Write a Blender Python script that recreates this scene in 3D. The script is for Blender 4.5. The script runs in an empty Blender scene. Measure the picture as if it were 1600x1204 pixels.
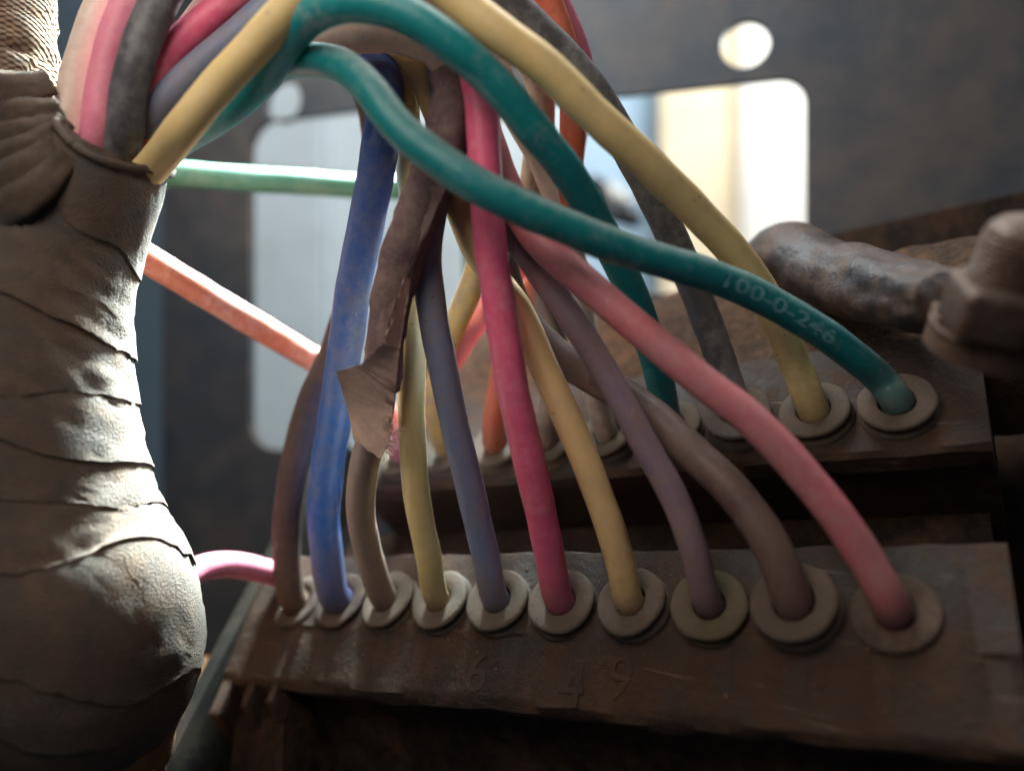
import bpy, bmesh, math, random
from mathutils import Vector, Matrix, noise, Quaternion
random.seed(7)
V = Vector
# ------------------------------------------------------------------ camera, world, lights, exposure
MM = 0.001
F = 1262.2                       # focal length in photo pixels (1600 px wide)
def W(p):                        # millimetres (right, up, away) -> world metres
    return V((p[0]*MM, p[2]*MM, p[1]*MM + 0.15))
def R(px, py, z):                # photo pixel + distance -> millimetres
    return V(((px-800)/F*z, (602-py)/F*z, z))
def RW(px, py, z): return W(R(px, py, z))

sc = bpy.context.scene
cam_d = bpy.data.cameras.new("camera")
cam = bpy.data.objects.new("camera", cam_d)
sc.collection.objects.link(cam)
cam.location = W((0, 0, 0)); cam.rotation_euler = (math.radians(90), 0, 0)
cam_d.sensor_width = 36; cam_d.lens = F/1600*36
cam_d.clip_start = 0.004; cam_d.clip_end = 60
cam_d.dof.use_dof = True; cam_d.dof.focus_distance = 0.113; cam_d.dof.aperture_fstop = 8.0
sc.camera = cam

world = bpy.data.worlds.new("World"); sc.world = world; world.use_nodes = True
bg = world.node_tree.nodes["Background"]
bg.inputs[0].default_value = (0.62, 0.74, 0.90, 1); bg.inputs[1].default_value = 0.08

def area(name, pos, aim, size, watts, col, size_y=None, spread=180):
    d = bpy.data.lights.new(name, 'AREA'); d.energy = watts; d.color = col
    d.spread = math.radians(spread); d.shape = 'RECTANGLE'; d.size = size*MM; d.size_y = (size_y or size)*MM
    o = bpy.data.objects.new(name, d); sc.collection.objects.link(o)
    o.location = W(pos); o.rotation_euler = (W(aim)-W(pos)).to_track_quat('-Z', 'Y').to_euler()
    return o
area("top_daylight", (-35, 165, 150), (-10, 10, 112), 120, 0.66, (0.90, 0.98, 1.0))
area("opening_daylight", (225, 120, 330), (-60, -8, 108), 80, 0.12, (0.86, 0.98, 1.0), spread=40)
area("arch_daylight", (-14, 112, 194), (-62, -18, 108), 42, 1.0, (0.74, 0.96, 1.0), spread=46)
area("soft_front_fill", (-52, 85, 18), (-15, -5, 110), 80, 0.12, (1.0, 0.90, 0.80))
area("outside_daylight", (350, 900, 500), (150, 60, 900), 500, 19.0, (1.0, 0.98, 0.95))

sc.view_settings.view_transform = 'Standard'; sc.view_settings.look = 'None'
sc.view_settings.exposure = 0.0; sc.view_settings.gamma = 1.0
sc.cycles.use_denoising = True
sc.cycles.max_bounces = 8

# ------------------------------------------------------------------ helpers
def link(name, me, mat=None, parent=None, smooth=True):
    o = bpy.data.objects.new(name, me)
    sc.collection.objects.link(o)
    if mat: me.materials.append(mat)
    if parent: o.parent = parent
    if smooth:
        for p in me.polygons: p.use_smooth = True
    return o
def wl(o):
    p = V((0, 0, 0))
    while o: p += o.location; o = o.parent
    return p
def build(name, bm, mat, parent=None, smooth=True, sharp=None):
    bmesh.ops.recalc_face_normals(bm, faces=bm.faces[:])
    if sharp is not None:
        for e in bm.edges:
            if len(e.link_faces) == 2 and e.calc_face_angle(0) > sharp: e.smooth = False
    c = V((0, 0, 0))
    for v in bm.verts: c += v.co
    c /= max(1, len(bm.verts))
    for v in bm.verts: v.co -= c
    me = bpy.data.meshes.new(name); bm.to_mesh(me); bm.free()
    o = link(name, me, mat, parent, smooth)
    o.location = c - wl(parent)
    return o
def tag(o, label, cat, group=None, kind=None):
    o["label"] = label; o["category"] = cat
    if group: o["group"] = group
    if kind: o["kind"] = kind
    return o
def empty(name, p, label, cat, group=None):
    o = bpy.data.objects.new(name, None); sc.collection.objects.link(o)
    o.empty_display_size = 0.005; o.location = W(p)
    return tag(o, label, cat, group)
def spline(pts, step=0.8):
    """centripetal Catmull-Rom through 3-D points, resampled evenly"""
    P = [2*pts[0]-pts[1]] + list(pts) + [2*pts[-1]-pts[-2]]
    dense = []
    for i in range(1, len(P)-2):
        p0, p1, p2, p3 = P[i-1:i+3]
        t0 = 0; t1 = t0+max(1e-4, (p1-p0).length**.5); t2 = t1+max(1e-4, (p2-p1).length**.5); t3 = t2+max(1e-4, (p3-p2).length**.5)
        n = max(6, int((p2-p1).length/0.4))
        for k in range(n):
            t = t1+(t2-t1)*k/n
            A1 = p0*((t1-t)/(t1-t0))+p1*((t-t0)/(t1-t0)); A2 = p1*((t2-t)/(t2-t1))+p2*((t-t1)/(t2-t1)); A3 = p2*((t3-t)/(t3-t2))+p3*((t-t2)/(t3-t2))
            B1 = A1*((t2-t)/(t2-t0))+A2*((t-t0)/(t2-t0)); B2 = A2*((t3-t)/(t3-t1))+A3*((t-t1)/(t3-t1))
            dense.append(B1*((t2-t)/(t2-t1))+B2*((t-t1)/(t2-t1)))
    dense.append(pts[-1].copy())
    L = [0]
    for a, b in zip(dense, dense[1:]): L.append(L[-1]+(b-a).length)
    n = max(4, int(L[-1]/step)); out = []; j = 0
    for k in range(n+1):
        s = L[-1]*k/n
        while j < len(L)-2 and L[j+1] < s: j += 1
        f = (s-L[j])/max(1e-9, L[j+1]-L[j]); out.append(dense[j].lerp(dense[j+1], min(1, max(0, f))))
    return out
def frames(path, ref=V((0, 0, -1))):
    T = [(path[min(i+1, len(path)-1)]-path[max(i-1, 0)]).normalized() for i in range(len(path))]
    n = (ref-T[0]*ref.dot(T[0])).normalized(); fr = []
    for i, t in enumerate(T):
        if i:
            q = T[i-1].rotation_difference(t); n = q @ n
            n = (n-t*n.dot(t)).normalized()
        fr.append((t, n, t.cross(n)))
    return fr
def tube_bm(path, rad, sides=20, jit=0.02, seed=0.0, cap=True, grime=None):
    """rad: number or function(fraction, angle)"""
    bm = bmesh.new(); fr = frames(path); rings = []
    uvl = bm.loops.layers.uv.new("UVMap"); gl = bm.verts.layers.float.new("grime")
    N = len(path)
    for i, (p, (t, n, b)) in enumerate(zip(path, fr)):
        ring = []
        for k in range(sides):
            a = 2*math.pi*k/sides
            r = rad(i/(N-1), a) if callable(rad) else rad
            q = p+(n*math.cos(a)+b*math.sin(a))*r
            r2 = r*jit*noise.noise(q*0.25+V((seed, seed*.7, 3)))
            vv = bm.verts.new(W(q+(n*math.cos(a)+b*math.sin(a))*r2)); ring.append(vv)
            if grime: vv[gl] = grime(i)
        rings.append(ring)
    for i in range(N-1):
        for k in range(sides):
            f = bm.faces.new((rings[i][k], rings[i][(k+1) % sides], rings[i+1][(k+1) % sides], rings[i+1][k]))
            for lp, uv in zip(f.loops, ((i, k), (i, k+1), (i+1, k+1), (i+1, k))):
                lp[uvl].uv = (uv[0]/40, uv[1]/sides)
    if cap:
        bm.faces.new(rings[0]); bm.faces.new(rings[-1])
    return bm
def prism(bm, poly, to, h0, h1):
    """polygon (2-D) extruded from h0 to h1; to(u, v, h) -> mm"""
    a = [bm.verts.new(W(to(u, v, h0))) for u, v in poly]; b = [bm.verts.new(W(to(u, v, h1))) for u, v in poly]
    n = len(poly); bm.faces.new(a); bm.faces.new(b)
    for i in range(n): bm.faces.new((a[i], a[(i+1) % n], b[(i+1) % n], b[i]))
def box(bm, to, u0, u1, v0, v1, h0, h1): prism(bm, [(u0, v0), (u1, v0), (u1, v1), (u0, v1)], to, h0, h1)
def bevel(bm, w, seg=2):
    bmesh.ops.bevel(bm, geom=[e for e in bm.edges], offset=w*MM, segments=seg, profile=.6, affect='EDGES', clamp_overlap=True)

# ------------------------------------------------------------------ materials (all textures in millimetres)
def S(c):                         # sRGB 0-255 -> linear
    return tuple(((x/255)/12.92 if x/255 <= .04045 else ((x/255+.055)/1.055)**2.4) for x in c)
def material(name, base, dust=(92, 74, 58), amount=.35, scale=.18, rough=.6, spec=.3, bump=.15, bscale=1.6,
             top=.0, weave=None, grime=False, metallic=0., sss=0., var=.25, seed=0., scratch=0.):
    m = bpy.data.materials.new(name); m.use_nodes = True
    nt = m.node_tree; N = nt.nodes; L = nt.links; b = N["Principled BSDF"]
    def nd(t, **k):
        n = N.new(t)
        for a, v in k.items(): setattr(n, a, v)
        return n
    def math_(op, a, c=None):
        n = nd("ShaderNodeMath", operation=op)
        for i, x in enumerate((a, c)):
            if x is None: continue
            if isinstance(x, (int, float)): n.inputs[i].default_value = x
            else: L.new(x, n.inputs[i])
        return n.outputs[0]
    tc = nd("ShaderNodeTexCoord"); mp = nd("ShaderNodeMapping")
    mp.inputs["Scale"].default_value = (1000, 1000, 1000); mp.inputs["Location"].default_value = (seed*13.7, seed*7.1, seed*3.3)
    L.new(tc.outputs["Object"], mp.inputs[0])
    def nz(sc_, det=4., ro=.6, vec=None):
        n = nd("ShaderNodeTexNoise"); n.inputs["Scale"].default_value = sc_; n.inputs["Detail"].default_value = det; n.inputs["Roughness"].default_value = ro
        L.new(vec or mp.outputs[0], n.inputs["Vector"]); return n.outputs["Fac"]
    big = nz(scale, 5, .65); mid = nz(scale*5, 4, .7); fine = nz(bscale, 3, .6)
    ramp = nd("ShaderNodeMapRange"); ramp.inputs["From Min"].default_value = .60-amount*.45; ramp.inputs["From Max"].default_value = .78-amount*.30
    s = math_('ADD', math_('MULTIPLY', big, .62), math_('MULTIPLY', mid, .38))
    L.new(s, ramp.inputs["Value"]); fac = ramp.outputs[0]
    if top:
        g = nd("ShaderNodeNewGeometry"); sx = nd("ShaderNodeSeparateXYZ"); L.new(g.outputs["Normal"], sx.inputs[0])
        up = nd("ShaderNodeMapRange"); up.inputs["From Min"].default_value = .15; up.inputs["From Max"].default_value = .95
        L.new(math_('ADD', sx.outputs[2], math_('MULTIPLY', math_('SUBTRACT', mid, .5), .9)), up.inputs["Value"])
        fac = math_('MAXIMUM', fac, math_('MULTIPLY', up.outputs[0], top))
    fac = math_('MULTIPLY', fac, min(1., .45+amount))
    mix = nd("ShaderNodeMix", data_type='RGBA'); L.new(fac, mix.inputs[0])
    mix.inputs[6].default_value = (*S(base), 1); mix.inputs[7].default_value = (*S(dust), 1)
    hv = nd("ShaderNodeHueSaturation"); L.new(mix.outputs[2], hv.inputs["Color"])
    L.new(math_('ADD', math_('MULTIPLY', math_('SUBTRACT', mid, .5), var*2.2), 1.0), hv.inputs["Value"])
    col = hv.outputs[0]
    if scratch:
        ms = nd("ShaderNodeMapping"); ms.inputs["Scale"].default_value = (.06, .06, 1.6); ms.inputs["Rotation"].default_value = (.2, .35, .1)
        L.new(mp.outputs[0], ms.inputs[0])
        sn = nz(1.0, 6, .7, ms.outputs[0]); sr = nd("ShaderNodeMapRange"); sr.inputs["From Min"].default_value = .62; sr.inputs["From Max"].default_value = .72
        L.new(sn, sr.inputs["Value"])
        m2 = nd("ShaderNodeMix", data_type='RGBA'); L.new(math_('MULTIPLY', sr.outputs[0], scratch), m2.inputs[0]); L.new(col, m2.inputs[6]); m2.inputs[7].default_value = (*S((150, 128, 108)), 1)
        col = m2.outputs[2]
    if grime:
        at = nd("ShaderNodeAttribute", attribute_name="grime")
        gm = nd("ShaderNodeMapRange"); gm.inputs["From Min"].default_value = .42; gm.inputs["From Max"].default_value = .95
        L.new(math_('ADD', math_('MULTIPLY', at.outputs["Fac"], .75), math_('MULTIPLY', mid, .55)), gm.inputs["Value"])
        vo = nd("ShaderNodeTexVoronoi"); vo.inputs["Scale"].default_value = .55; L.new(mp.outputs[0], vo.inputs["Vector"])
        sp = nd("ShaderNodeMapRange"); sp.inputs["From Min"].default_value = .16; sp.inputs["From Max"].default_value = .08
        L.new(math_('ADD', vo.outputs["Distance"], math_('MULTIPLY', math_('SUBTRACT', fine, .5), .25)), sp.inputs["Value"])
        ms = nd("ShaderNodeMapping"); ms.inputs["Scale"].default_value = (2.2, 2.2, .22); ms.inputs["Rotation"].default_value = (.5, .3, seed)
        L.new(mp.outputs[0], ms.inputs[0])
        sf = nd("ShaderNodeMapRange"); sf.inputs["From Min"].default_value = .63; sf.inputs["From Max"].default_value = .70
        L.new(nz(.8, 5, .75, ms.outputs[0]), sf.inputs["Value"])
        m3 = nd("ShaderNodeMix", data_type='RGBA'); L.new(math_('MULTIPLY', sf.outputs[0], .35), m3.inputs[0]); L.new(col, m3.inputs[6]); m3.inputs[7].default_value = (*S((176, 160, 146)), 1)
        m4 = nd("ShaderNodeMix", data_type='RGBA'); L.new(math_('MAXIMUM', math_('MULTIPLY', math_('MULTIPLY', sp.outputs[0], math_('GREATER_THAN', big, .56)), .5), math_('MULTIPLY', gm.outputs[0], .62)), m4.inputs[0]); L.new(m3.outputs[2], m4.inputs[6]); m4.inputs[7].default_value = (*S((92, 70, 56)), 1)
        col = m4.outputs[2]
    L.new(col, b.inputs["Base Color"])
    rr = nd("ShaderNodeMapRange"); rr.inputs["To Min"].default_value = max(.05, rough-.10); rr.inputs["To Max"].default_value = min(1, rough+.25)
    L.new(fac, rr.inputs["Value"]); L.new(rr.outputs[0], b.inputs["Roughness"])
    b.inputs["Specular IOR Level"].default_value = spec; b.inputs["Metallic"].default_value = metallic
    if sss:
        b.inputs["Subsurface Weight"].default_value = sss; b.inputs["Subsurface Radius"].default_value = (1, .5, .35); b.inputs["Subsurface Scale"].default_value = .0009
    h = math_('ADD', math_('MULTIPLY', fine, .5), math_('MULTIPLY', mid, .8))
    if weave == 'uv':                 # plain weave laid out along the unrolled tape
        su = nd("ShaderNodeSeparateXYZ"); L.new(tc.outputs["UV"], su.inputs[0])
        wob = math_('MULTIPLY', math_('SUBTRACT', big, .5), 14.)
        a_ = math_('SINE', math_('ADD', math_('MULTIPLY', su.outputs[0], 40*6.283*1.15), wob)); c_ = math_('SINE', math_('ADD', math_('MULTIPLY', su.outputs[1], 52*6.283*.62), wob))
        h = math_('ADD', math_('MULTIPLY', h, .6), math_('MULTIPLY', math_('MULTIPLY', a_, c_), .55))
    elif weave:
        w1 = nd("ShaderNodeTexVoronoi"); w1.inputs["Scale"].default_value = weave; L.new(mp.outputs[0], w1.inputs["Vector"])
        h = math_('ADD', h, math_('MULTIPLY', w1.outputs["Distance"], 1.3))
    bp = nd("ShaderNodeBump"); bp.inputs["Strength"].default_value = bump; bp.inputs["Distance"].default_value = .0005
    L.new(h, bp.inputs["Height"]); L.new(bp.outputs[0], b.inputs["Normal"])
    return m

# ------------------------------------------------------------------ frame of the connector block (from its two rows of seals)
D_ = V((0.84973069, 0.1230301, -0.51266104)); E_ = V((0.26346057, 0.74318282, 0.61503481)); N_ = V((-0.45666868, 0.65767993, -0.59909168))
P0 = V((6.733, -30.185, 113.678)); B0 = V((15.214, -7.422, 130.123)); PITCH = 10.684
O_ = P0-N_*2.0
def blk(s, e, n): return O_+D_*s+E_*e+N_*n
def front(s): return P0+D_*((s-5)*PITCH)
def back(s): return B0+D_*((s-5)*PITCH)
def on_block(px, py, n=0.0):
    r = V(((px-800)/F, (602-py)/F, 1)); o = O_+N_*n; X = r*(o.dot(N_)/r.dot(N_))
    return (X-o).dot(D_), (X-o).dot(E_)

# ------------------------------------------------------------------ setting: outside walls and sky stand-ins, perforated steel panel
M_cream = material("cream_render", (240, 224, 192), amount=.1, dust=(214, 196, 160), scale=.004, bscale=.05, bump=.1, rough=.9)
M_white = material("plain_white", (244, 244, 238), amount=.1, dust=(226, 226, 214), scale=.004, bscale=.05, bump=.1, rough=.9)
M_blue = material("pale_sky_blue", (168, 196, 218), amount=.1, dust=(140, 168, 190), scale=.004, bscale=.05, bump=.1, rough=.8)
M_sheet = material("pale_sheet", (212, 226, 232), amount=.2, dust=(190, 206, 212), scale=.004, bscale=.05, bump=.1, rough=.7)
M_slate = material("slate_sheet", (92, 110, 122), amount=.2, dust=(60, 80, 96), scale=.01, bscale=.05, bump=.1, rough=.8)
def outside_slab(name, x0, x1, z, mat, label, cat, y0=-500, y1=1500, thick=30):
    bm = bmesh.new(); a = R(x0, y1, z); c = R(x1, y0, z)
    box(bm, lambda u, v, h: V((u, v, h)), a.x, c.x, a.y, c.y, z, z+thick)
    return tag(build(name, bm, mat, smooth=False), label, cat)
outside_slab("outside_wall_and_sky", 1034, 2300, 900, M_cream, "sunlit cream wall seen through the right opening", "wall")
outside_slab("outside_wall_and_sky", 1160, 2300, 880, M_white, "white slab standing in for overexposed sky beside the cream wall", "wall")  # added slab in place of the blown-out white sky
outside_slab("outside_sky_strip", 880, 1034, 940, M_blue, "pale blue slab standing in for a strip of sky beside the cream wall", "sky")  # coloured slab in place of a strip of blue sky
outside_slab("outside_sheet", 330, 505, 820, M_sheet, "pale grey sheet outside with an edge against darker post", "sheet")
outside_slab("outside_sheet", 514, 880, 830, M_sheet, "wide pale grey sheet outside between post and blue strip", "sheet")
outside_slab("outside_post", 503, 516, 860, M_slate, "narrow grey post between two pale sheets outside", "post")
outside_slab("outside_shaded_wall", -700, 330, 780, M_slate, "outside wall behind the panel end, its shade put into the slate blue colour", "wall")  # pale wall in weaker light; that shade is put into the slate colour

fit = empty("outside_fitting", R(965, 310, 420), "small white pipe fitting with a black cap outside the right opening", "fitting")
bm = tube_bm(spline([R(948, 300, 420), R(965, 318, 418), R(985, 322, 418)], 2), lambda f, a: 6.5-2*math.sin(f*9), 18, 0); build("fitting_body", bm, M_white, fit)
bm = tube_bm(spline([R(922, 286, 424), R(938, 296, 422), R(950, 330, 424), R(1000, 345, 424)], 2), 5.0, 14, 0); build("black_cap", bm, material("black_rubber", (24, 24, 26), amount=.1), fit)
PO = V((55, 79.8, 190)); PU = V((.953, 0, -.304)); PN = V((-.304, 0, -.953))
def on_panel(px, py):
    r = V(((px-800)/F, (602-py)/F, 1)); X = r*(PO.dot(PN)/r.dot(PN)); return (X-PO).dot(PU), X.y-PO.y
def rounded(px0, py0, px1, py1, rad, pxr):
    a0 = on_panel(px0, py0)[0]; a1 = on_panel(px1, py1)[0]; b0 = on_panel(pxr, py0)[1]; b1 = on_panel(pxr, py1)[1]
    x0, x1 = sorted((a0, a1)); y0, y1 = sorted((b0, b1)); out = []
    for cx, cy, st in ((x1-rad, y1-rad, 0), (x0+rad, y1-rad, 90), (x0+rad, y0+rad, 180), (x1-rad, y0+rad, 270)):
        for k in range(9):
            a = math.radians(st+k*90/8); out.append((cx+rad*math.cos(a), cy+rad*math.sin(a)))
    return out
def circ(px, py, r, n=40):
    c = on_panel(px, py); return [(c[0]+r*math.cos(2*math.pi*k/n), c[1]+r*math.sin(2*math.pi*k/n)) for k in range(n)]
M_panel = material("painted_steel", (54, 58, 64), dust=(80, 70, 64), amount=.40, scale=.022, rough=.62, bump=.25, bscale=.5, var=.35, seed=2)
def perforated(name, loops, thick, mat, label, cat):
    bm = bmesh.new(); es = []
    for lp in loops:
        vs = [bm.verts.new((a*MM, b*MM, thick/2*MM)) for a, b in lp]
        es += [bm.edges.new((vs[k], vs[(k+1) % len(vs)])) for k in range(len(vs))]
    bmesh.ops.triangle_fill(bm, edges=es, use_beauty=True, use_dissolve=False)
    r = bmesh.ops.extrude_face_region(bm, geom=bm.faces[:])
    for v in r["geom"]:
        if isinstance(v, bmesh.types.BMVert): v.co.z -= thick*MM
    bmesh.ops.recalc_face_normals(bm, faces=bm.faces[:])
    me = bpy.data.meshes.new(name); bm.to_mesh(me); bm.free()
    o = link(name, me, mat, smooth=False)
    u = (W(PU)-W((0, 0, 0))).normalized(); v = V((0, 0, 1)); n = u.cross(v)
    o.matrix_world = Matrix.Translation(W(PO)) @ Matrix((u, v, n)).transposed().to_4x4()
    return tag(o, label, cat)
a0 = on_panel(258, 0)[0]; a1 = on_panel(1900, 0)[0]
outer = [(a0, -200), (a1, -200), (a1, 170), (a0, 170)]
perforated("steel_panel", [outer, rounded(395, 190, 726, 702, 8, 420), rounded(772, 122, 1260, 452, 6, 1240), circ(1165, 72, 5.6), circ(446, 160, 5.7), circ(1500, -60, 5.6)],
           2.4, M_panel, "dusty slate grey steel panel with round holes and two rounded rectangular openings", "panel")

# ------------------------------------------------------------------ connector block
M_block = material("dusty_moulding", (35, 29, 26), dust=(62, 43, 31), amount=.55, scale=.06, rough=.66, spec=.25, bump=.6, bscale=1.0, var=.35, scratch=.5, seed=1)
M_ledge = material("caked_dirt", (52, 42, 36), dust=(88, 66, 50), amount=.55, scale=.09, rough=.9, spec=.1, bump=.9, bscale=.9, var=.5, seed=5)
M_black = material("black_moulding", (34, 28, 25), dust=(78, 56, 42), amount=.40, scale=.08, rough=.8, spec=.08, bump=.35, bscale=.9, seed=3)
block = empty("connector_block", blk(-5, 15, -20), "dusty brown two-row connector block with round rubber seals", "connector")
def slab(name, poly, s0, s1, mat, w=.5, wav=0., parent=None, cuts=60):
    """(e, n) profile swept along the row direction, edges bevelled, surface slightly uneven"""
    bm = bmesh.new(); rows = []
    n = len(poly)
    for k in range(cuts+1):
        s = s0+(s1-s0)*k/cuts
        rows.append([bm.verts.new(W(blk(s, e+wav*noise.noise(V((s*.16, i*3.1, 1))), h+wav*.6*noise.noise(V((s*.2, i*5.3, 9)))))) for i, (e, h) in enumerate(poly)])
    for k in range(cuts):
        for i in range(n): bm.faces.new((rows[k][i], rows[k][(i+1) % n], rows[k+1][(i+1) % n], rows[k+1][i]))
    bm.faces.new(rows[0]); bm.faces.new(rows[-1])
    return build(name, bm, mat, parent or block, smooth=True, sharp=.6)
# front bar: flat top, then sloping face that carries the numerals, then lip
front_bar = slab("front_bar", [(9.3, -.5), (8.8, 0), (-4.2, 0), (-4.8, -.35), (-12.8, -1.0), (-13.8, -1.4), (-14.5, -2.3), (-14.6, -3.6), (-13.6, -4.9), (-12.2, -5.6), (-11.6, -24), (9.3, -24)], -64.5, 54.8, M_block, wav=.45, cuts=160)
# rear bar
slab("rear_bar", [(43.2, .4), (42.6, 1.2), (23.0, 1.2), (22.2, .5), (22.2, -2.2), (23.4, -3.0), (23.4, -24), (43.2, -24)], -52, 54.6, M_block, wav=.45, cuts=140)
# floor of the channel between the two bars, right end wall, rear ledge
slab("channel_floor", [(23.3, -15), (9.4, -15), (9.4, -20), (23.3, -20)], -64, 53, M_black, wav=.3)
e_l = on_block(1050, 462, -1.5)[1]
slab("rear_ledge", [(e_l, -1.0), (e_l-2, -.2), (e_l-9, .3), (52, -1.8), (44.4, -1.4), (44.0, -2.2), (44.0, -24), (e_l, -24)], -52, 92, M_ledge, wav=.9, cuts=120)
bm = bmesh.new(); box(bm, blk, -60, 150, -95, e_l, -46, -41); build("base_plate", bm, M_black, block, smooth=False)
# moulded skirt under the lip: recessed pocket with ribs at the left cheek
slab("front_skirt", [(-11.4, -6), (-17.5, -19), (-33, -30), (-33, -40), (-11.4, -40)], -52, 60, M_black, wav=.5)
bm = bmesh.new()
for s0, s1, e0 in ((-64.5, -62.0, -20), (-58, -56.4, -18), (-52.5, -51.0, -17)):
    prism(bm, [(e0, -2.0), (-13.2, -1.6), (-11, -24), (-30, -30)], lambda u, v, h: blk(h, u, v), s0, s1)
bevel(bm, .35); build("rib", bm, M_block, block, sharp=.7)
bm = bmesh.new(); prism(bm, [(-14.5, -3), (-18, -6), (-26, -9), (-31, -12), (-31, -30), (-14.5, -30)], lambda u, v, h: blk(h, u, v), -62, -50)
bevel(bm, .8, 3); build("cheek", bm, M_black, block, sharp=.8)
# mounting rail along the left end
rail_p = [on_block(412, 868, -1), on_block(232, 1204, -1)]
M_rail = material("dark_rail", (28, 26, 24), dust=(56, 46, 38), amount=.35, scale=.08, rough=.85, spec=.05, bump=.2, seed=8)
bm = bmesh.new()
(sa, ea), (sb, eb) = rail_p
prism(bm, [(sa, ea), (sb, eb), (sb*1.0+(sb-sa), eb+(eb-ea)), (sb+(sb-sa)+4, eb+(eb-ea)), (sb+3.6, eb), (sa+3.2, ea), (sa+3.6, ea+30), (sa, ea+30)], lambda u, v, h: blk(u, v, h), -14, -1)
bevel(bm, .3)
tag(build("mounting_rail", bm, M_rail, sharp=.7), "dark steel rail running along the open end of the connector block", "rail")
# numerals moulded in the front face
def text_mesh(body, size, depth):
    cu = bpy.data.curves.new("t", 'FONT'); cu.body = body; cu.size = size; cu.extrude = depth; cu.align_x = 'CENTER'; cu.align_y = 'CENTER'; cu.resolution_u = 6; cu.offset = .02 if depth else .07
    if depth: cu.bevel_depth = .06
    t = bpy.data.objects.new("tmp", cu); sc.collection.objects.link(t)
    me = bpy.data.meshes.new_from_object(t.evaluated_get(bpy.context.evaluated_depsgraph_get()))
    bpy.data.objects.remove(t); bpy.data.curves.remove(cu); return me
for ch, px, py in (("6", 745, 1052), ("4", 893, 1074), ("9", 968, 1062)):
    me = text_mesh(ch, 8.2, .19); s, e = on_block(px, py, -.7)
    for v in me.vertices:
        c = v.co.copy(); ee = e+c.y
        v.co = W(blk(s+c.x*.92, ee, -.38-(-4.8-ee)*.085+c.z*.8)) - wl(front_bar)
    o = link("moulded_numeral", me, M_block, front_bar, smooth=False)
# rubber seals
M_seal = [material("seal_rubber_%d" % i, c, dust=(86, 71, 59), amount=.5, scale=.12, rough=.8, spec=.2, bump=.3, bscale=1.4, var=.2, seed=10+i)
          for i, c in enumerate(((76, 68, 60), (70, 63, 58), (74, 70, 48), (50, 39, 37), (48, 36, 29)))]
def seal(center, up, n_ax, ht, hole, mat, rad=5.0, hx=0., hy=0., name="rubber_seal", label=None):
    """flanged ring: two flanges with a groove, dished top, bore going down"""
    u = (D_-n_ax*D_.dot(n_ax)).normalized(); v = n_ax.cross(u); c = center
    prof = [(hole*.92, -3.5), (hole*.96, -.9), (hole, -.25), (hole+.25, -.02), ((hole+rad)/2, -.03), (rad-.55, 0), (rad-.18, -.10), (rad, -.34), (rad-.05, -.75), (rad-.30, -.95), (rad-.34, -1.35), (rad+.02, -1.6), (rad+.05, -ht), (rad-.1, -ht-3)]
    bm = bmesh.new(); rings = []; n = 44
    for i, (r, h) in enumerate(prof):
        f = max(0, 1-i/5) ; ring = []
        for k in range(n):
            a = 2*math.pi*k/n
            w = 1+.035*noise.noise(V((math.cos(a)*1.6+c.x, math.sin(a)*1.6, i*.3+c.y)))
            ring.append(bm.verts.new(W(c+u*(r*w*math.cos(a)+hx*f)+v*(r*w*math.sin(a)+hy*f)+n_ax*(h+up+.05*noise.noise(V((math.cos(a)*2, math.sin(a)*2, c.x)))))))
        rings.append(ring)
    for a, b in zip(rings, rings[1:]):
        for k in range(n): bm.faces.new((a[k], a[(k+1) % n], b[(k+1) % n], b[k]))
    o = build(name, bm, mat, block)
    if label: o["label"] = label
    return o
def tilt(ax, deg):
    return (Quaternion(ax, math.radians(deg)) @ N_).normalized()
FS = {1: (-.9, 3, 0, -.1, 2.75), 2: (-.2, 0, 5, -.2, 2.3), 3: (0, 0, 2, .1, 2.15), 4: (.15, 0, -3, .2, 2.2), 5: (0, 1, -4, .1, 2.2), 6: (.3, 1, 4, .1, 2.2), 7: (-.2, 2, -7, .1, 2.15), 8: (.8, 1, 3, .1, 2.6), 9: (-1.5, 4, 2, .2, 2.3)}
for s, (up, mi, tl, hx, hole) in FS.items():
    seal(front(s), up, tilt(E_, tl), 2.2+up, hole, M_seal[mi], hx=hx, rad=5.0+(.25 if s == 8 else 0), label={7: "olive rubber seal", 1: "purplish sunken rubber seal"}.get(s))
BSL = {1: (0, 0, 2), 2: (0, 1, 0), 3: (0, 0, -3), 4: (0, 1, 2), 5: (.2, 0, 4), 6: (.2, 1, 2), 7: (1.6, 1, -6), 8: (.4, 0, 3), 9: (.3, 0, -2)}
for s, (up, mi, tl) in BSL.items():
    seal(back(s), up, tilt(E_, tl), 2.3+up, 2.4, M_seal[mi])
seal(front(0), -1.6, N_, 1.0, 2.9, M_seal[3])

# crumbs of dried dirt lying on the bars and the ledge
cr = bmesh.new(); rc = random.Random(3)
for k in range(620):
    e = rc.choice((rc.uniform(-12, 8), rc.uniform(23, 42), rc.uniform(45, e_l-3))); s_ = rc.uniform(-62, 53); h = 0 if -4.5 < e < 9 else (-.35+(e+4.8)*.085 if e < 0 else (1.2 if e < 43 else -1.2))
    r_ = rc.uniform(.05, .16)*(1.8 if rc.random() < .12 else 1)*(1.5 if e > 44 else 1)
    c = blk(s_, e, h+r_*.2); vs = []
    for a, b, d in ((1, 0, 0), (-1, 0, 0), (0, 1, 0), (0, -1, 0), (0, 0, 1), (0, 0, -1)):
        vs.append(cr.verts.new(W(c+(D_*a+E_*b+N_*d*.7)*r_*rc.uniform(.6, 1.4))))
    for i_, j_, k_ in ((0, 2, 4), (2, 1, 4), (1, 3, 4), (3, 0, 4), (2, 0, 5), (1, 2, 5), (3, 1, 5), (0, 3, 5)): cr.faces.new((vs[i_], vs[j_], vs[k_]))
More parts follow.
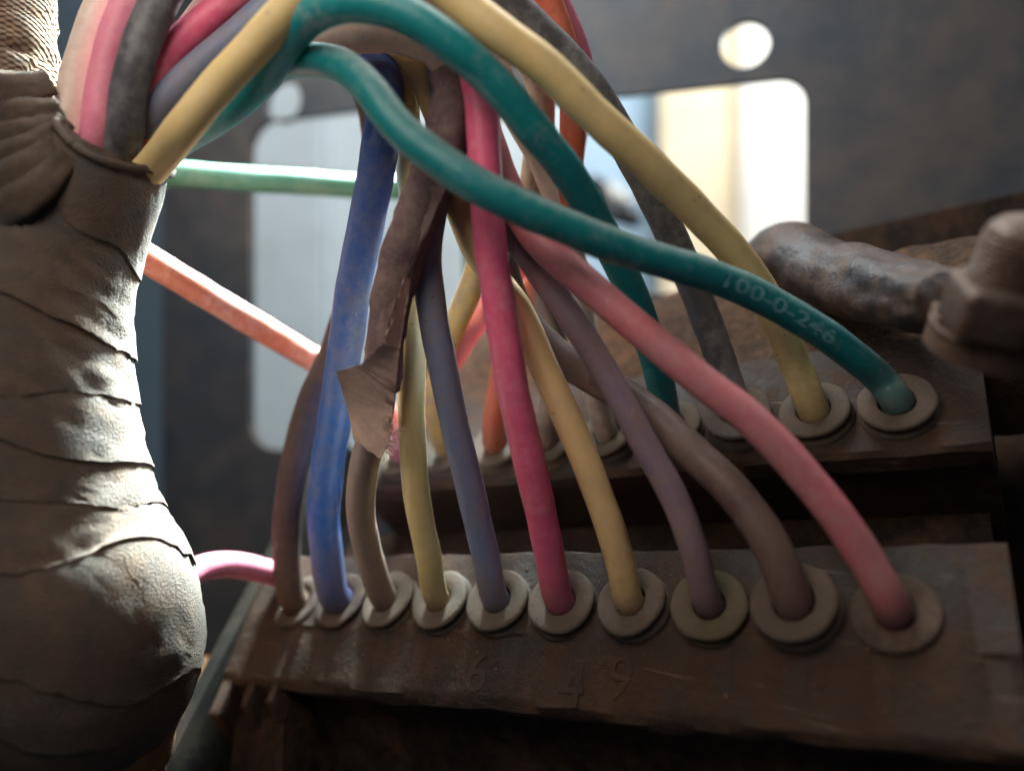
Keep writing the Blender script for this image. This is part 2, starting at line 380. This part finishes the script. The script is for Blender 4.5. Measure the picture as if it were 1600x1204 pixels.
o = build("dirt_crumbs", cr, material("dirt_crumb", (104, 82, 62), dust=(134, 108, 84), amount=.5, rough=.95, spec=.05, seed=9), block, smooth=False); o["kind"] = "stuff"

# ------------------------------------------------------------------ wires
DUST = (134, 116, 102)
def wire_mat(name, base, amount=.35, top=.45, dust=DUST, seed=0., rough=.5, spec=.35):
    base = tuple(.86*c+.14*k for c, k in zip(base, (158, 146, 136))); amount += .08
    return material(name, base, dust=dust, amount=amount, scale=.14, rough=rough, spec=spec, bump=.16, bscale=1.2, top=top, sss=.10, var=.20, seed=seed, grime=True)
wires = {}
def wire(name, label, cat_mat, dia, pts, end=None, seed=0.):
    P = [R(p[0], p[1]-(30 if 280 < p[0] < 520 and p[2] > 112 and p[1] > 40 and end else 0), p[2]) for p in pts]   # inner wires lie tucked under the arch
    if end is not None:
        g, ax = end
        P += [g+ax*.4, g-ax*2.6]
    path = spline(P, .9); n = len(path)
    for i in range(2, n-9):                                   # small kinks of old wire
        k = min(1, (n-9-i)/12, i/10); q = path[i].copy()
        path[i] = q+V((noise.noise(V((i*.055, seed*9.1, 1))), noise.noise(V((i*.055, seed*9.1, 7))), 0))*.26*k+V((noise.noise(V((i*.16, seed*5, 3))), noise.noise(V((i*.16, seed*5, 11))), 0))*.05*k
    gf = (lambda i: max(0., 1-(n-1-i)*.9/16)) if end is not None else None
    o = build(name, tube_bm(path, dia*.46, 22, .05, seed, True, gf), cat_mat)
    tag(o, label, "wire", "wires of the harness")
    wires[label] = (o, path); return o, path
Y1 = wire_mat("yellow_insulation", (222, 192, 124), .28, .35, (186, 164, 126), 1)
Y2 = wire_mat("tan_yellow_insulation", (216, 176, 116), .30, .3, (180, 148, 114), 2)
Y3 = wire_mat("ochre_insulation", (196, 158, 84), .35, .4, DUST, 3)
PK = wire_mat("pink_insulation", (226, 84, 122), .22, .4, (196, 140, 148), 4)
PK2 = wire_mat("rose_insulation", (192, 92, 100), .34, .5, (172, 122, 124), 5)
PK3 = wire_mat("light_pink_insulation", (222, 120, 146), .2, .25, (206, 140, 146), 6)
OR = wire_mat("orange_insulation", (206, 92, 60), .26, .4, (200, 120, 96), 7)
TL = wire_mat("teal_insulation", (0, 118, 122), .08, .95, (150, 152, 140), 8)
TL2 = wire_mat("teal_green_insulation", (0, 108, 112), .10, .9, (146, 146, 136), 9)
GR = wire_mat("green_insulation", (56, 122, 94), .25, .5, (120, 150, 130), 10)
BL = wire_mat("blue_insulation", (20, 66, 142), .30, .25, (98, 98, 114), 11)
GB = wire_mat("grey_blue_insulation", (98, 112, 148), .35, .35, (124, 112, 108), 12)
PU = wire_mat("violet_insulation", (114, 92, 120), .5, .4, (124, 100, 96), 13)
BR = wire_mat("brown_insulation", (84, 58, 56), .42, .3, (104, 84, 74), 14)
BR2 = wire_mat("mauve_brown_insulation", (122, 100, 98), .45, .3, (138, 116, 100), 15)
DG = wire_mat("dark_grey_insulation", (62, 62, 68), .25, .75, (128, 126, 126), 16)
CR = wire_mat("cream_insulation", (214, 192, 178), .35, .2, (166, 144, 126), 17)
SHX = (1, 1)
# wires that show at the mouth of the taped loom
wire("cream_wire", "dusty cream wire leaving the taped loom beside the woven tape", CR, 4.2, [(125,340,109),(110,245,108),(108,205,107),(118,120,107),(150,20,108),(205,-70,110),(340,-140,114),(520,-140,116),(680,-60,117),(760,60,118),(800,170,119),(850,260,121),(885,350,123),(905,450,126),(925,580,129.5)], (back(5), N_), 1)
wire("pink_wire", "light pink wire leaving the loom and arching over behind orange wire", PK3, 4.5, [(145,340,109),(148,246,106),(151,205,104.5),(165,110,104),(190,30,104),(232,-50,105),(350,-140,106),(560,-180,108),(760,-110,112),(850,-25,116),(888,45,119),(908,120,122),(897,215,125),(862,320,128),(800,430,131),(740,510,135),(690,590,141),(645,660,147.5)], (back(1), N_), 2)
wire("orange_wire", "orange wire dropping behind the yellow wire to the rear seals", OR, 4.4, [(160.8,335,109),(236,246,110),(238,190,109),(275,130,110),(335,72,110),(405,8,111),(490,-70,112),(640,-140,112),(770,-95,112),(835,-35,113),(868,35,115),(890,120,117.5),(895,215,119.5),(882,310,122),(852,410,126),(812,500,130.5),(784,590,136)], (back(3), N_), 3)
pk = wire("pink_wire", "bright pink wire hanging straight into a middle front seal", PK, 4.6, [(158.4,335,109),(228,240,112.5),(228,165,105.5),(262,92,105.5),(312,42,105.5),(372,-8,105.5),(450,-60,105.5),(560,-70,104),(660,-20,102),(718,50,101),(745,130,100.5),(757,250,101),(770,400,101.5),(793,560,102.5),(825,720,105.5),(856,850,110)], (front(5), N_), 4)
wire("grey_wire", "dusty grey wire behind the yellow one to a raised rear seal", DG, 5.0, [(160,340,109),(188,250,106.5),(196,205,104),(208,120,101.5),(235,40,101.5),(275,-35,102),(390,-110,102),(560,-130,102),(700,-70,102),(790,2,104),(860,70,106.5),(925,142,109),(985,240,113.5),(1040,350,117.5),(1093,470,120.5),(1128,570,121)], (back(7), N_), 5)
wire("grey_blue_wire", "grey-blue wire running down between yellow and pink to front seal", GB, 4.4, [(153.6,335,109),(212,240,112),(255,165,105),(320,100,104.5),(390,40,104.5),(450,-10,105),(540,-35,107),(640,20,110),(690,110,112),(688,210,112),(680,300,110.5),(668,390,109.5),(675,480,109),(698,610,110.5),(728,740,113.5),(757,860,117)], (front(4), N_), 6)
wire("yellow_wire", "yellow wire sweeping over the teal one into a rear seal", Y1, 4.75, [(160,345,110),(196,305,109),(236,262,105.5),(290,195,99),(345,130,98),(400,70,97),(450,15,96),(510,-45,95),(600,-65,94),(690,-15,94),(770,45,94),(850,105,95),(930,180,97),(1010,252,100),(1090,332,104),(1160,412,108),(1208,490,112),(1243,570,114.5)], (back(8), N_), 7)
wire("teal_wire", "bright teal wire arching on top of the bundle, passing under printed wire", TL, 4.7, [(162,335,109),(240,250,113),(360,168,106),(415,115,103),(450,65,99),(485,25,96),(540,6,93.5),(610,15,92),(690,58,92),(765,120,94),(830,198,97),(885,270,101),(930,340,106),(970,420,111),(1003,500,116),(1030,590,121)], (back(6), N_), 8)
prn, prn_path = wire("teal_wire", "teal wire with printed lettering crossing in front of all others", TL2, 4.55, [(156,335,109),(220,244,114.5),(380,140,111.5),(425,106,107),(480,95,102),(535,104,98),(578,140,95),(620,195,93),(680,246,92),(745,290,91.5),(820,327,92),(900,361,93.5),(990,394,96),(1090,425,99),(1180,460,102),(1262,505,104.5),(1330,553,107),(1380,597,108.8)], (back(9), N_), 9)
wire("red_wire", "rose red wire running diagonally to the last front seal", PK2, 4.5, [(150,335,109),(200,240,113.5),(240,200,112),(310,95,113),(400,20,113),(500,-50,112),(610,-30,110),(690,40,108),(735,120,108),(765,220,107.5),(795,300,105.5),(840,372,102.5),(900,428,100.5),(990,508,98),(1090,590,96),(1180,662,94.5),(1270,758,93.5),(1345,860,92.5)], (front(9), N_), 10)
wire("violet_wire", "dusty violet wire descending to the olive seal", PU, 3.95, [(159.6,335,109),(232,252,115.5),(350,150,117),(450,66,116),(540,38,114),(650,34,113),(720,90,113),(752,180,113),(770,280,111.5),(795,355,108.5),(840,420,106.5),(890,490,105),(950,590,104),(1000,680,103),(1050,770,102),(1085,860,101.5)], (front(7), N_), 11)
wire("brown_wire", "thick dusty brown wire passing behind violet one to a front seal", BR, 5.1, [(145.8,335,109),(186,236,113),(330,190,120),(430,112,121),(520,78,120),(620,62,119),(700,92,119),(742,180,118),(765,300,118),(780,400,118),(810,488,117),(860,545,115),(930,592,112.5),(1010,642,109),(1080,702,104.5),(1150,772,100.5),(1212,866,97.5)], (front(8), N_), 12)
wire("tan_wire", "tan yellow wire beside the pink one curving to a front seal", Y2, 4.3, [(151.8,335,109),(206,246,115.5),(330,185,116),(430,84,115),(510,24,112.5),(590,44,112.5),(645,92,113),(676,160,114.5),(698,240,114),(712,310,113),(735,372,112),(772,432,110.5),(815,490,108.5),(855,580,107),(895,670,106.3),(935,770,106.3),(965,862,107)], (front(6), N_), 13)
wire("yellow_wire", "yellow wire standing between the torn tape and grey-blue wire", Y1, 4.25, [(163.2,335,109),(244,258,111.5),(380,142,120),(480,84,119),(570,74,117),(622,122,116.5),(636,200,116),(642,280,115.5),(650,360,115),(646,450,114),(642,560,113.5),(643,670,115),(652,770,117.5),(668,862,121)], (front(3), N_), 14)
wire("ochre_wire", "ochre wire behind the grey-blue one, reaching a rear seal", Y3, 4.3, [(141,335,109),(170,234,113),(390,155,124),(500,95,124),(600,84,123),(682,112,123),(722,200,123),(750,320,123.5),(745,420,126),(720,485,129.5),(692,555,135),(680,640,142)], (back(2), N_), 15)
wire("brown_wire", "brown wire deep in the bundle reaching a rear seal behind tan", BR2, 4.3, [(155.4,335,109),(218,254,112),(245,140,116),(325,10,117),(430,-85,116),(570,-95,116),(700,-30,118),(790,45,119),(838,120,121),(848,185,123),(836,260,125),(832,350,126),(850,450,127),(868,540,130),(862,620,133)], (back(4), N_), 16)
wire("blue_wire", "thick blue wire at the outside of the front row", BL, 5.7, [(147.6,335,109),(192,244,115),(300,205,124),(390,130,124),(470,88,122),(545,80,119),(590,105,115.5),(603,152,112),(594,225,111.5),(573,340,115),(548,480,119),(525,640,124),(511,760,129),(507,850,132.5)], (front(1), N_), 17)
wire("brown_wire", "dark brown taped wire emerging from behind the blue one", wire_mat("dark_brown_wrap", (52, 36, 34), .4, .2, (84, 66, 58), 18, rough=.8, spec=.15), 5.2, [(153,335,109),(210,236,110.5),(400,132,130),(480,96,129),(560,120,129),(590,230,130),(570,380,131),(525,540,132.5),(485,660,134),(458,765,137),(447,860,140)], (front(0)-N_*1.0, N_), 18)
bw, bw_path = wire("brown_wire", "mauve brown wire under torn cloth tape beside the blue wire", BR2, 4.7, [(157.8,335,109),(226,262,114),(370,148,113),(470,72,109),(560,58,107),(640,62,105.5),(690,90,104.5),(708,138,104),(702,190,103.8),(680,270,103.5),(643,360,104),(613,460,106),(598,560,109),(588,650,113),(570,730,118),(564,800,122),(578,872,126.5)], (front(2), N_), 19)
# wires seen behind
wire("green_wire", "green wire running level behind the blue wire", GR, 5.2, [(60,262,150),(150,266,152),(250,270,154),(330,276,156),(450,284,160),(570,292,164),(680,300,168),(760,330,172),(800,420,168),(800,520,160)], None, 20)
wire("salmon_wire", "salmon orange wire slanting down behind the blue wire", wire_mat("salmon_insulation", (200, 104, 78), .25, .9, (216, 172, 168), 21), 5.0, [(60,300,112),(140,345,118),(215,395,125),(300,447,131),(400,508,138),(505,572,146),(580,620,150),(640,690,154)], None, 21)
wire("pink_wire", "short pink wire curving from the loom to behind the rail", PK3, 4.6, [(225,990,117),(258,940,122),(284,908,126),(318,886,131),(360,882,136),(405,890,141),(470,915,150),(530,960,160)], None, 22)

# printed lettering on the teal wire
def closest(path, px, py):
    best = min(range(len(path)), key=lambda i: (800+F*path[i].x/path[i].z-px)**2+(602-F*path[i].y/path[i].z-py)**2); return best
i0 = closest(prn_path, 1124, 437); i1 = closest(prn_path, 1296, 526)
Ls = [0]
for a, b in zip(prn_path, prn_path[1:]): Ls.append(Ls[-1]+(b-a).length)
span = Ls[i1]-Ls[i0]
me = text_mesh("100-0-246", 2.9, 0)
xs = [v.co.x for v in me.vertices]; x0, x1 = min(xs), max(xs)
bmt = bmesh.new(); bmt.from_mesh(me); bmesh.ops.subdivide_edges(bmt, edges=[e for e in bmt.edges if e.calc_length() > .3], cuts=2); bmt.to_mesh(me); bmt.free()
fr = frames(prn_path)
for v in me.vertices:
    s = Ls[i0]+(v.co.x-x0)/(x1-x0)*span
    j = max(k for k in range(len(Ls)) if Ls[k] <= s); f = (s-Ls[j])/max(1e-6, Ls[j+1]-Ls[j])
    p = prn_path[j].lerp(prn_path[j+1], f); t = fr[j][0]
    toc = (-p).normalized(); toc = (toc-t*toc.dot(t)).normalized(); side = toc.cross(t)
    if side.y < 0: side = -side
    a = (v.co.y*.95+.15)/2.28
    v.co = W(p+(toc*math.cos(a)+side*math.sin(a))*(2.09+.03)) - wl(prn)
M_print = material("white_print", (104, 158, 164), dust=(20, 108, 112), amount=.36, scale=.7, rough=.6, bump=.05)
link("printed_lettering", me, M_print, prn, smooth=True)

# torn cloth tape on the mauve brown wire
M_tape = material("brown_cloth_tape", (96, 76, 78), dust=(132, 110, 104), amount=.45, scale=.16, rough=.88, spec=.12, bump=.22, weave=5, var=.2, seed=30)
M_tape2 = material("pale_cloth_tape", (206, 168, 150), dust=(206, 178, 160), amount=.5, scale=.2, rough=.9, spec=.1, bump=.22, weave=5, var=.2, seed=31)
ia = closest(bw_path, 704, 115); ib = closest(bw_path, 597, 610)
seg = bw_path[ia:ib+1]
def rad_t(f, a):
    h = (f*7+a/(2*math.pi)) % 1.0
    return 2.5+.35*math.sin(math.pi*min(1, f*1.3))+.26*h+.25*noise.noise(V((math.cos(a)*1.2, math.sin(a)*1.2, f*9)))
build("tape_sleeve", tube_bm(seg, rad_t, 28, 0, 0, False), M_tape, bw)
def sheet(name, outline, mat, parent, thick=.18, sub=2, amp=.3):
    """thin cloth piece: (px, py, z) outline, filled, subdivided and given thickness"""
    bm = bmesh.new()
    ol = []
    for p, q in zip(outline, outline[1:]+outline[:1]):
        m_ = max(1, int(math.hypot(p[0]-q[0], p[1]-q[1])/6))
        for k in range(m_):
            f = k/m_; jx = 2.2*noise.noise(V((p[0]*.3+k*.9, p[1]*.3, 4))); jy = 2.2*noise.noise(V((p[0]*.3+k*.9, p[1]*.3, 8)))
            ol.append((p[0]+(q[0]-p[0])*f+jx, p[1]+(q[1]-p[1])*f+jy, p[2]+(q[2]-p[2])*f))
    vs = [bm.verts.new(W(R(*p))) for p in ol]
    f = bm.faces.new(vs); bmesh.ops.triangulate(bm, faces=[f])
    for _ in range(sub): bmesh.ops.subdivide_edges(bm, edges=bm.edges[:], cuts=1, use_grid_fill=True)
    for v in bm.verts:
        q = v.co*1000; v.co += V((0.2, -1, .1))*MM*amp*noise.noise(q*.22)*2.0 + V((1, 0, 1))*MM*.10*noise.noise(q*1.1)
    r = bmesh.ops.extrude_face_region(bm, geom=bm.faces[:])
    for v in r["geom"]:
        if isinstance(v, bmesh.types.BMVert): v.co += V((.1, 1, -.1))*MM*thick
    return build(name, bm, mat, parent, sharp=1.0)
flap = sheet("tape_flap", [(524,581,104.5),(566,568,103),(598,538,102),(614,492,101.7),(634,428,101.8),(652,372,102),(640,450,103.4),(625,540,104.6),(614,640,108),(612,668,109.4),(606,694,110),(594,716,111.5),(553,688,113),(556,664,112),(546,650,110.5),(535,615,107.5)], M_tape2, bw)
sheet("tape_flap", [(640,345,101.4),(694,262,100.4),(697,296,100.6),(655,380,101.4),(618,470,102.8),(592,556,104.8),(574,556,106),(588,490,105)], M_tape, bw, amp=.4)
thr = bmesh.new()
for k in range(44):
    t0 = random.random(); a = V((612-14*t0+random.uniform(-3, 3), 655+50*t0, 0)); z = 108.6+3*t0
    pts = [R(a.x, a.y, z)]; dx, dy = random.uniform(-2, 10), random.uniform(-6, 9)
    for j in range(3):
        pts.append(R(a.x+dx*(j+1)*.9+random.uniform(-3, 3), a.y+dy*(j+1)*.7+random.uniform(-3, 3), z-random.uniform(0, 1)))
    t = tube_bm(spline(pts, .25), .055, 5, 0); tm = bpy.data.meshes.new("t"); t.to_mesh(tm); t.free(); thr.from_mesh(tm); bpy.data.meshes.remove(tm)
o = build("frayed_threads", thr, M_tape2, flap); o["kind"] = "stuff"

# ------------------------------------------------------------------ taped loom at the left
M_loom = material("dusty_cloth_tape", (70, 65, 61), dust=(92, 73, 59), amount=.45, scale=.045, rough=.92, spec=.12, bump=.26, bscale=1.1, weave=3.6, var=.26, seed=40)
M_loom2 = material("woven_cloth_tape", (76, 69, 64), dust=(118, 94, 72), amount=.45, scale=.06, rough=.92, spec=.12, bump=.8, bscale=.8, weave='uv', var=.2, seed=41)
loom = empty("taped_loom", R(60, 1150, 108), "thick wire loom wrapped in dusty grey cloth tape", "cable loom")
LC = [(178,228,106,7.4),(152,290,107,8.4),(115,360,108,9.6),(75,450,108,11.3),(50,560,108,12.9),(48,660,108,13.6),(60,760,108,14.0),(85,860,108,14.8),(112,935,108,15.8),(116,1000,109.5,16.8),(114,1042,111,16.6),(107,1078,113,15.2)]
lpath = spline([R(x, y, z) for x, y, z, r in LC], 1.0); lfr = frames(lpath)
def lrad(f):
    x = f*(len(LC)-1); i = min(len(LC)-2, int(x)); k = x-i; return LC[i][3]*(1-k)+LC[i+1][3]*k
cum = [0]
for a, b in zip(LC, LC[1:]): cum.append(cum[-1]+(R(*b[:3])-R(*a[:3])).length)
def lrad_f(f):
    s = f*cum[-1]
    for i in range(len(cum)-1):
        if s <= cum[i+1]+1e-6:
            k = (s-cum[i])/(cum[i+1]-cum[i]); return LC[i][3]*(1-k)+LC[i+1][3]*k
    return LC[-1][3]
def loom_point(f, a, extra):
    f = min(1, max(0, f)); x = f*(len(lpath)-1); i = min(len(lpath)-2, int(x)); k = x-i
    p = lpath[i].lerp(lpath[i+1], k); t, n, b = lfr[i]
    d = n*math.cos(a)+b*math.sin(a); r = lrad_f(f)
    q = p+d*r
    w = .45*noise.noise(q*.06)+.08*noise.noise(q*.21)
    fold = abs(noise.noise(V((q.x*.16+q.y*.10, q.y*.22, q.z*.10))))
    w += .38*max(0, .13-fold)/.13*-1
    return q+d*(w+extra)
core = bmesh.new(); rings = []
for i in range(0, 111):
    f = i/110
    rings.append([core.verts.new(W(loom_point(f, 2*math.pi*k/56, -.35))) for k in range(56)])
for A, B in zip(rings, rings[1:]):
    for k in range(56): core.faces.new((A[k], A[(k+1) % 56], B[(k+1) % 56], B[k]))
core.faces.new(rings[-1])
build("sleeve", core, M_loom, loom)
NB = 10
for kband in range(NB):
    bm = bmesh.new(); rows = []
    f0 = -.09+kband*.108+random.uniform(-.03, .03); wdt = .15+.03*random.random(); slope = .16+.22*random.random(); lf = random.choice((.08, .2, .3, .14, .36)); ph = -math.pi+random.uniform(-.5, .5)
    NA, NV = 76, 12
    for i in range(NA+1):
        a = ph+2*math.pi*1.04*i/NA; row = []
        for j in range(NV+2):
            v = j/NV
            # one long edge proud and uneven, the other tucked under the next turn
            edge = .034*noise.noise(V((a*1.3, kband*4.1, 0)))+.0012*noise.noise(V((a*6, kband*2, 5)))
            f = f0+slope*a/(2*math.pi)+min(1, v)*wdt+edge*min(1, v)
            lift = lf*max(0, min(1, v))**2.0*(1+.5*noise.noise(V((a*1.1, kband*3, 2))))-.2*(1-max(0, min(1, v)))+.12*noise.noise(V((a*3, v*3, kband)))
            if v > 1: lift -= lf+.15
            row.append(bm.verts.new(W(loom_point(f, a, lift))))
        rows.append(row)
    for A, B in zip(rows, rows[1:]):
        for j in range(NV+1): bm.faces.new((A[j], A[j+1], B[j+1], B[j]))
    build("tape_turn", bm, M_loom, loom, sharp=1.1)
lowp = spline([R(120, 1010, 111.5), R(112, 1090, 113.5), R(90, 1180, 117), R(50, 1300, 122), R(10, 1420, 130)], 1.0)
M_foot = material("orange_dust", (112, 82, 60), dust=(136, 96, 66), amount=.5, scale=.04, rough=.95, spec=.05, bump=.5, bscale=.6, var=.25, seed=50)
build("lower_sleeve", tube_bm(lowp, lambda f, a: 14.9+.9*noise.noise(V((math.cos(a)*1.5, math.sin(a)*1.5, f*6)))-.8*max(0, .2-abs(noise.noise(V((math.cos(a)*2, f*9, math.sin(a)*2)))))/.2, 56, 0), M_foot, loom)
# rolled rim at the mouth
rim = []
for k in range(41):
    a = 2*math.pi*k/40; rim.append(loom_point(.004+.012*math.sin(a*2+1), a, .15))
build("mouth_rim", tube_bm(spline(rim, .7), lambda f, a: .55+.3*noise.noise(V((f*14, a, 2))), 10, 0), M_loom, loom)
# plug of packed wires inside the mouth is the wires themselves; branch joining from the upper left
bp = spline([R(-40, -140, 112), R(-22, -40, 112), R(-12, 60, 112), R(-10, 150, 111), R(0, 240, 110), R(20, 330, 109), R(40, 420, 109)], 1.0)
def brad(f, a):
    s = f*9+a/(2*math.pi)*.8; saw = s % 1
    return 7.9+1.0*f+.55*saw+.9*noise.noise(V((math.cos(a)*1.4, math.sin(a)*1.4, f*10)))-.9*max(0, .22-abs(noise.noise(V((math.cos(a)*2, f*26, math.sin(a)*2)))))/.22*(1 if f > .45 else .25)
build("woven_branch", tube_bm(bp, brad, 60, 0, 0), M_loom2, loom, sharp=1.1)
# gathered folds where branch and loom meet
for k, (pa, pb, pc, w) in enumerate((((-20,190,101),(45,178,99.5),(95,168,101.5),1.5), ((-20,226,100),(50,205,98.6),(98,186,101),1.3), ((-20,262,99),(50,226,97.8),(105,190,100.5),1.25), ((-25,310,98.5),(40,262,97),(112,205,100),1.5), ((-30,150,101.5),(30,140,100.5),(80,130,103),1.6), ((-20,345,98),(50,300,96.3),(110,246,98),1.6))):
    pt = spline([R(pa[0], pa[1], pa[2]+1.7), R(pb[0], pb[1], pb[2]+1.5), R(pc[0], pc[1], pc[2]+1.3)], .6)
    build("gathered_fold", tube_bm(pt, lambda f, a, w=w, k=k: 1.25*w*(1-.5*f)/math.sqrt((math.cos(a)/.6)**2+(math.sin(a)/1.7)**2)+.25*noise.noise(V((f*6, a, k))), 16, .05, k), M_loom2, loom)

# dusty footing under the loom
bm = bmesh.new()
g = []
for i in range(31):
    row = []
    for j in range(21):
        x = -110+i*1.75; z = 134+j*1.9
        y = -74+16*min(1, j/11)**.7+1.0*noise.noise(V((x*.08, z*.08, 0)))+.4*noise.noise(V((x*.4, z*.4, 3)))
        row.append((x, y, z))
    g.append(row)
tv = [[bm.verts.new(W(p)) for p in r] for r in g]; bv = [[bm.verts.new(W((p[0], p[1]-14, p[2]))) for p in r] for r in g]
for i in range(30):
    for j in range(20):
        bm.faces.new((tv[i][j], tv[i+1][j], tv[i+1][j+1], tv[i][j+1])); bm.faces.new((bv[i][j], bv[i][j+1], bv[i+1][j+1], bv[i+1][j]))
for i in range(30):
    for j in (0, 20): bm.faces.new((tv[i][j], tv[i+1][j], bv[i+1][j], bv[i][j]))
for j in range(20):
    for i in (0, 30): bm.faces.new((tv[i][j], tv[i][j+1], bv[i][j+1], bv[i][j]))
tag(build("dirt_footing", bm, M_foot, sharp=.8), "orange brown dirt-covered footing beneath the taped loom", "footing")

# ------------------------------------------------------------------ cable lug and bolt at the right
M_shrink = material("black_sleeving", (40, 38, 42), dust=(92, 66, 47), amount=.42, scale=.09, rough=.58, spec=.35, bump=.6, bscale=.7, top=.3, var=.3, seed=60)
M_lug = material("dirty_lug", (66, 50, 40), dust=(84, 60, 43), amount=.5, scale=.1, rough=.6, spec=.4, bump=.3, metallic=.25, seed=61)
M_bolt = material("dirty_zinc_bolt", (92, 76, 66), dust=(66, 47, 35), amount=.6, scale=.22, rough=.38, spec=.5, var=.5, bscale=.8, bump=.7, metallic=.55, seed=62)
lug = empty("cable_lug", R(1420, 520, 122), "black sleeved cable with ring lug clamped under the nut", "cable lug")
cp = spline([R(1250, 560, 175), R(1205, 500, 158), R(1195, 440, 146), R(1225, 405, 136), R(1290, 425, 126), R(1370, 450, 114), R(1440, 468, 103), R(1490, 470, 95)], .7)
def crad(f, a):
    k = max(0, (f-.72)/.28)
    return (6.9-1.9*f)*(1-.25*k)*(1+.10*k*math.cos(2*a))+.95*noise.noise(V((math.cos(a)*1.3, math.sin(a)*1.3, f*7)))+.45*noise.noise(V((math.cos(a)*3, math.sin(a)*3, f*22)))
build("sleeved_cable", tube_bm(cp, crad, 40, 0, 3), M_shrink, lug)
BA = V((.06, .87, -.49)).normalized(); BC = R(1550, 524, 86)
bu = V((1, 0, 0)); bu = (bu-BA*bu.dot(BA)).normalized(); bvv = BA.cross(bu)
def bl(u, v, h): return BC+(bu*u+bvv*v+BA*h)*.72
NV_ = 1 if bvv.z > 0 else -1
bm = bmesh.new(); poly = []
for k in range(48):
    a = 2*math.pi*k/48; r = 8.8
    u, v = r*math.cos(a), r*math.sin(a)
    v *= NV_
    if v*NV_ > 5: u = max(-5.2, min(5.2, u*1.4)); v = NV_*max(v*NV_, 13.5*(1-(u/5.2)**6) if abs(u) < 5.1 else 7)
    poly.append((u, v))
prism(bm, poly, bl, -2.6, -.1); bevel(bm, .3); build("ring_tongue", bm, M_lug, lug, sharp=.8)
bolt = empty("clamp_bolt", BC, "worn zinc bolt and hex nut clamping the ring lug", "bolt")
def lathe_axis(name, prof, mat, n=48, sharp=.7):
    bm = bmesh.new(); rings = []
    for r, h in prof: rings.append([bm.verts.new(W(bl(r*math.cos(2*math.pi*k/n), r*math.sin(2*math.pi*k/n), h))) for k in range(n)])
    for a, b in zip(rings, rings[1:]):
        for k in range(n): bm.faces.new((a[k], a[(k+1) % n], b[(k+1) % n], b[k]))
    bm.faces.new(rings[-1]); bm.faces.new(rings[0])
    return build(name, bm, mat, bolt, sharp=sharp)
lathe_axis("washer", [(5.6, 0), (8.6, 0), (8.8, .3), (8.8, .8), (8.5, 1.1), (5.6, 1.1)], M_bolt)
prof = [(5.6, 0)]; h = 9.0
prof += [(5.6, 8.6)]
for k in range(8):
    prof += [(5.75, h), (6.0, h+.25), (6.0, h+.4), (5.75, h+.65)]; h += .75
prof += [(5.8, h), (5.4, h+1.2), (4.2, h+2.3), (2.4, h+2.9), (.5, h+3.1)]
lathe_axis("threaded_shank", prof, M_bolt, sharp=1.2)
bm = bmesh.new()
hexp = [(10.2*math.cos(math.radians(60*k+40)), 10.2*math.sin(math.radians(60*k+18))) for k in range(6)]
prism(bm, hexp, bl, 1.6, 9.0); bevel(bm, .9, 3); build("hex_nut", bm, M_bolt, bolt, sharp=.9)
# ledge bar behind the lug; black front stands in for the dark void beneath
bm = bmesh.new()
A = R(1262, 374, 168); B = R(1720, 272, 150)
d = (B-A).normalized()
prism(bm, [(0, 0), (0, -40), (3, -40), (3, 0)], lambda u, v, h: A+d*h+V((0, v, u)), 0, (B-A).length)
bevel(bm, .3)
tag(build("ledge_void_shade", bm, M_black, sharp=.8), "steel ledge rising behind the sleeved cable, its black face standing in for the dark void below", "ledge")
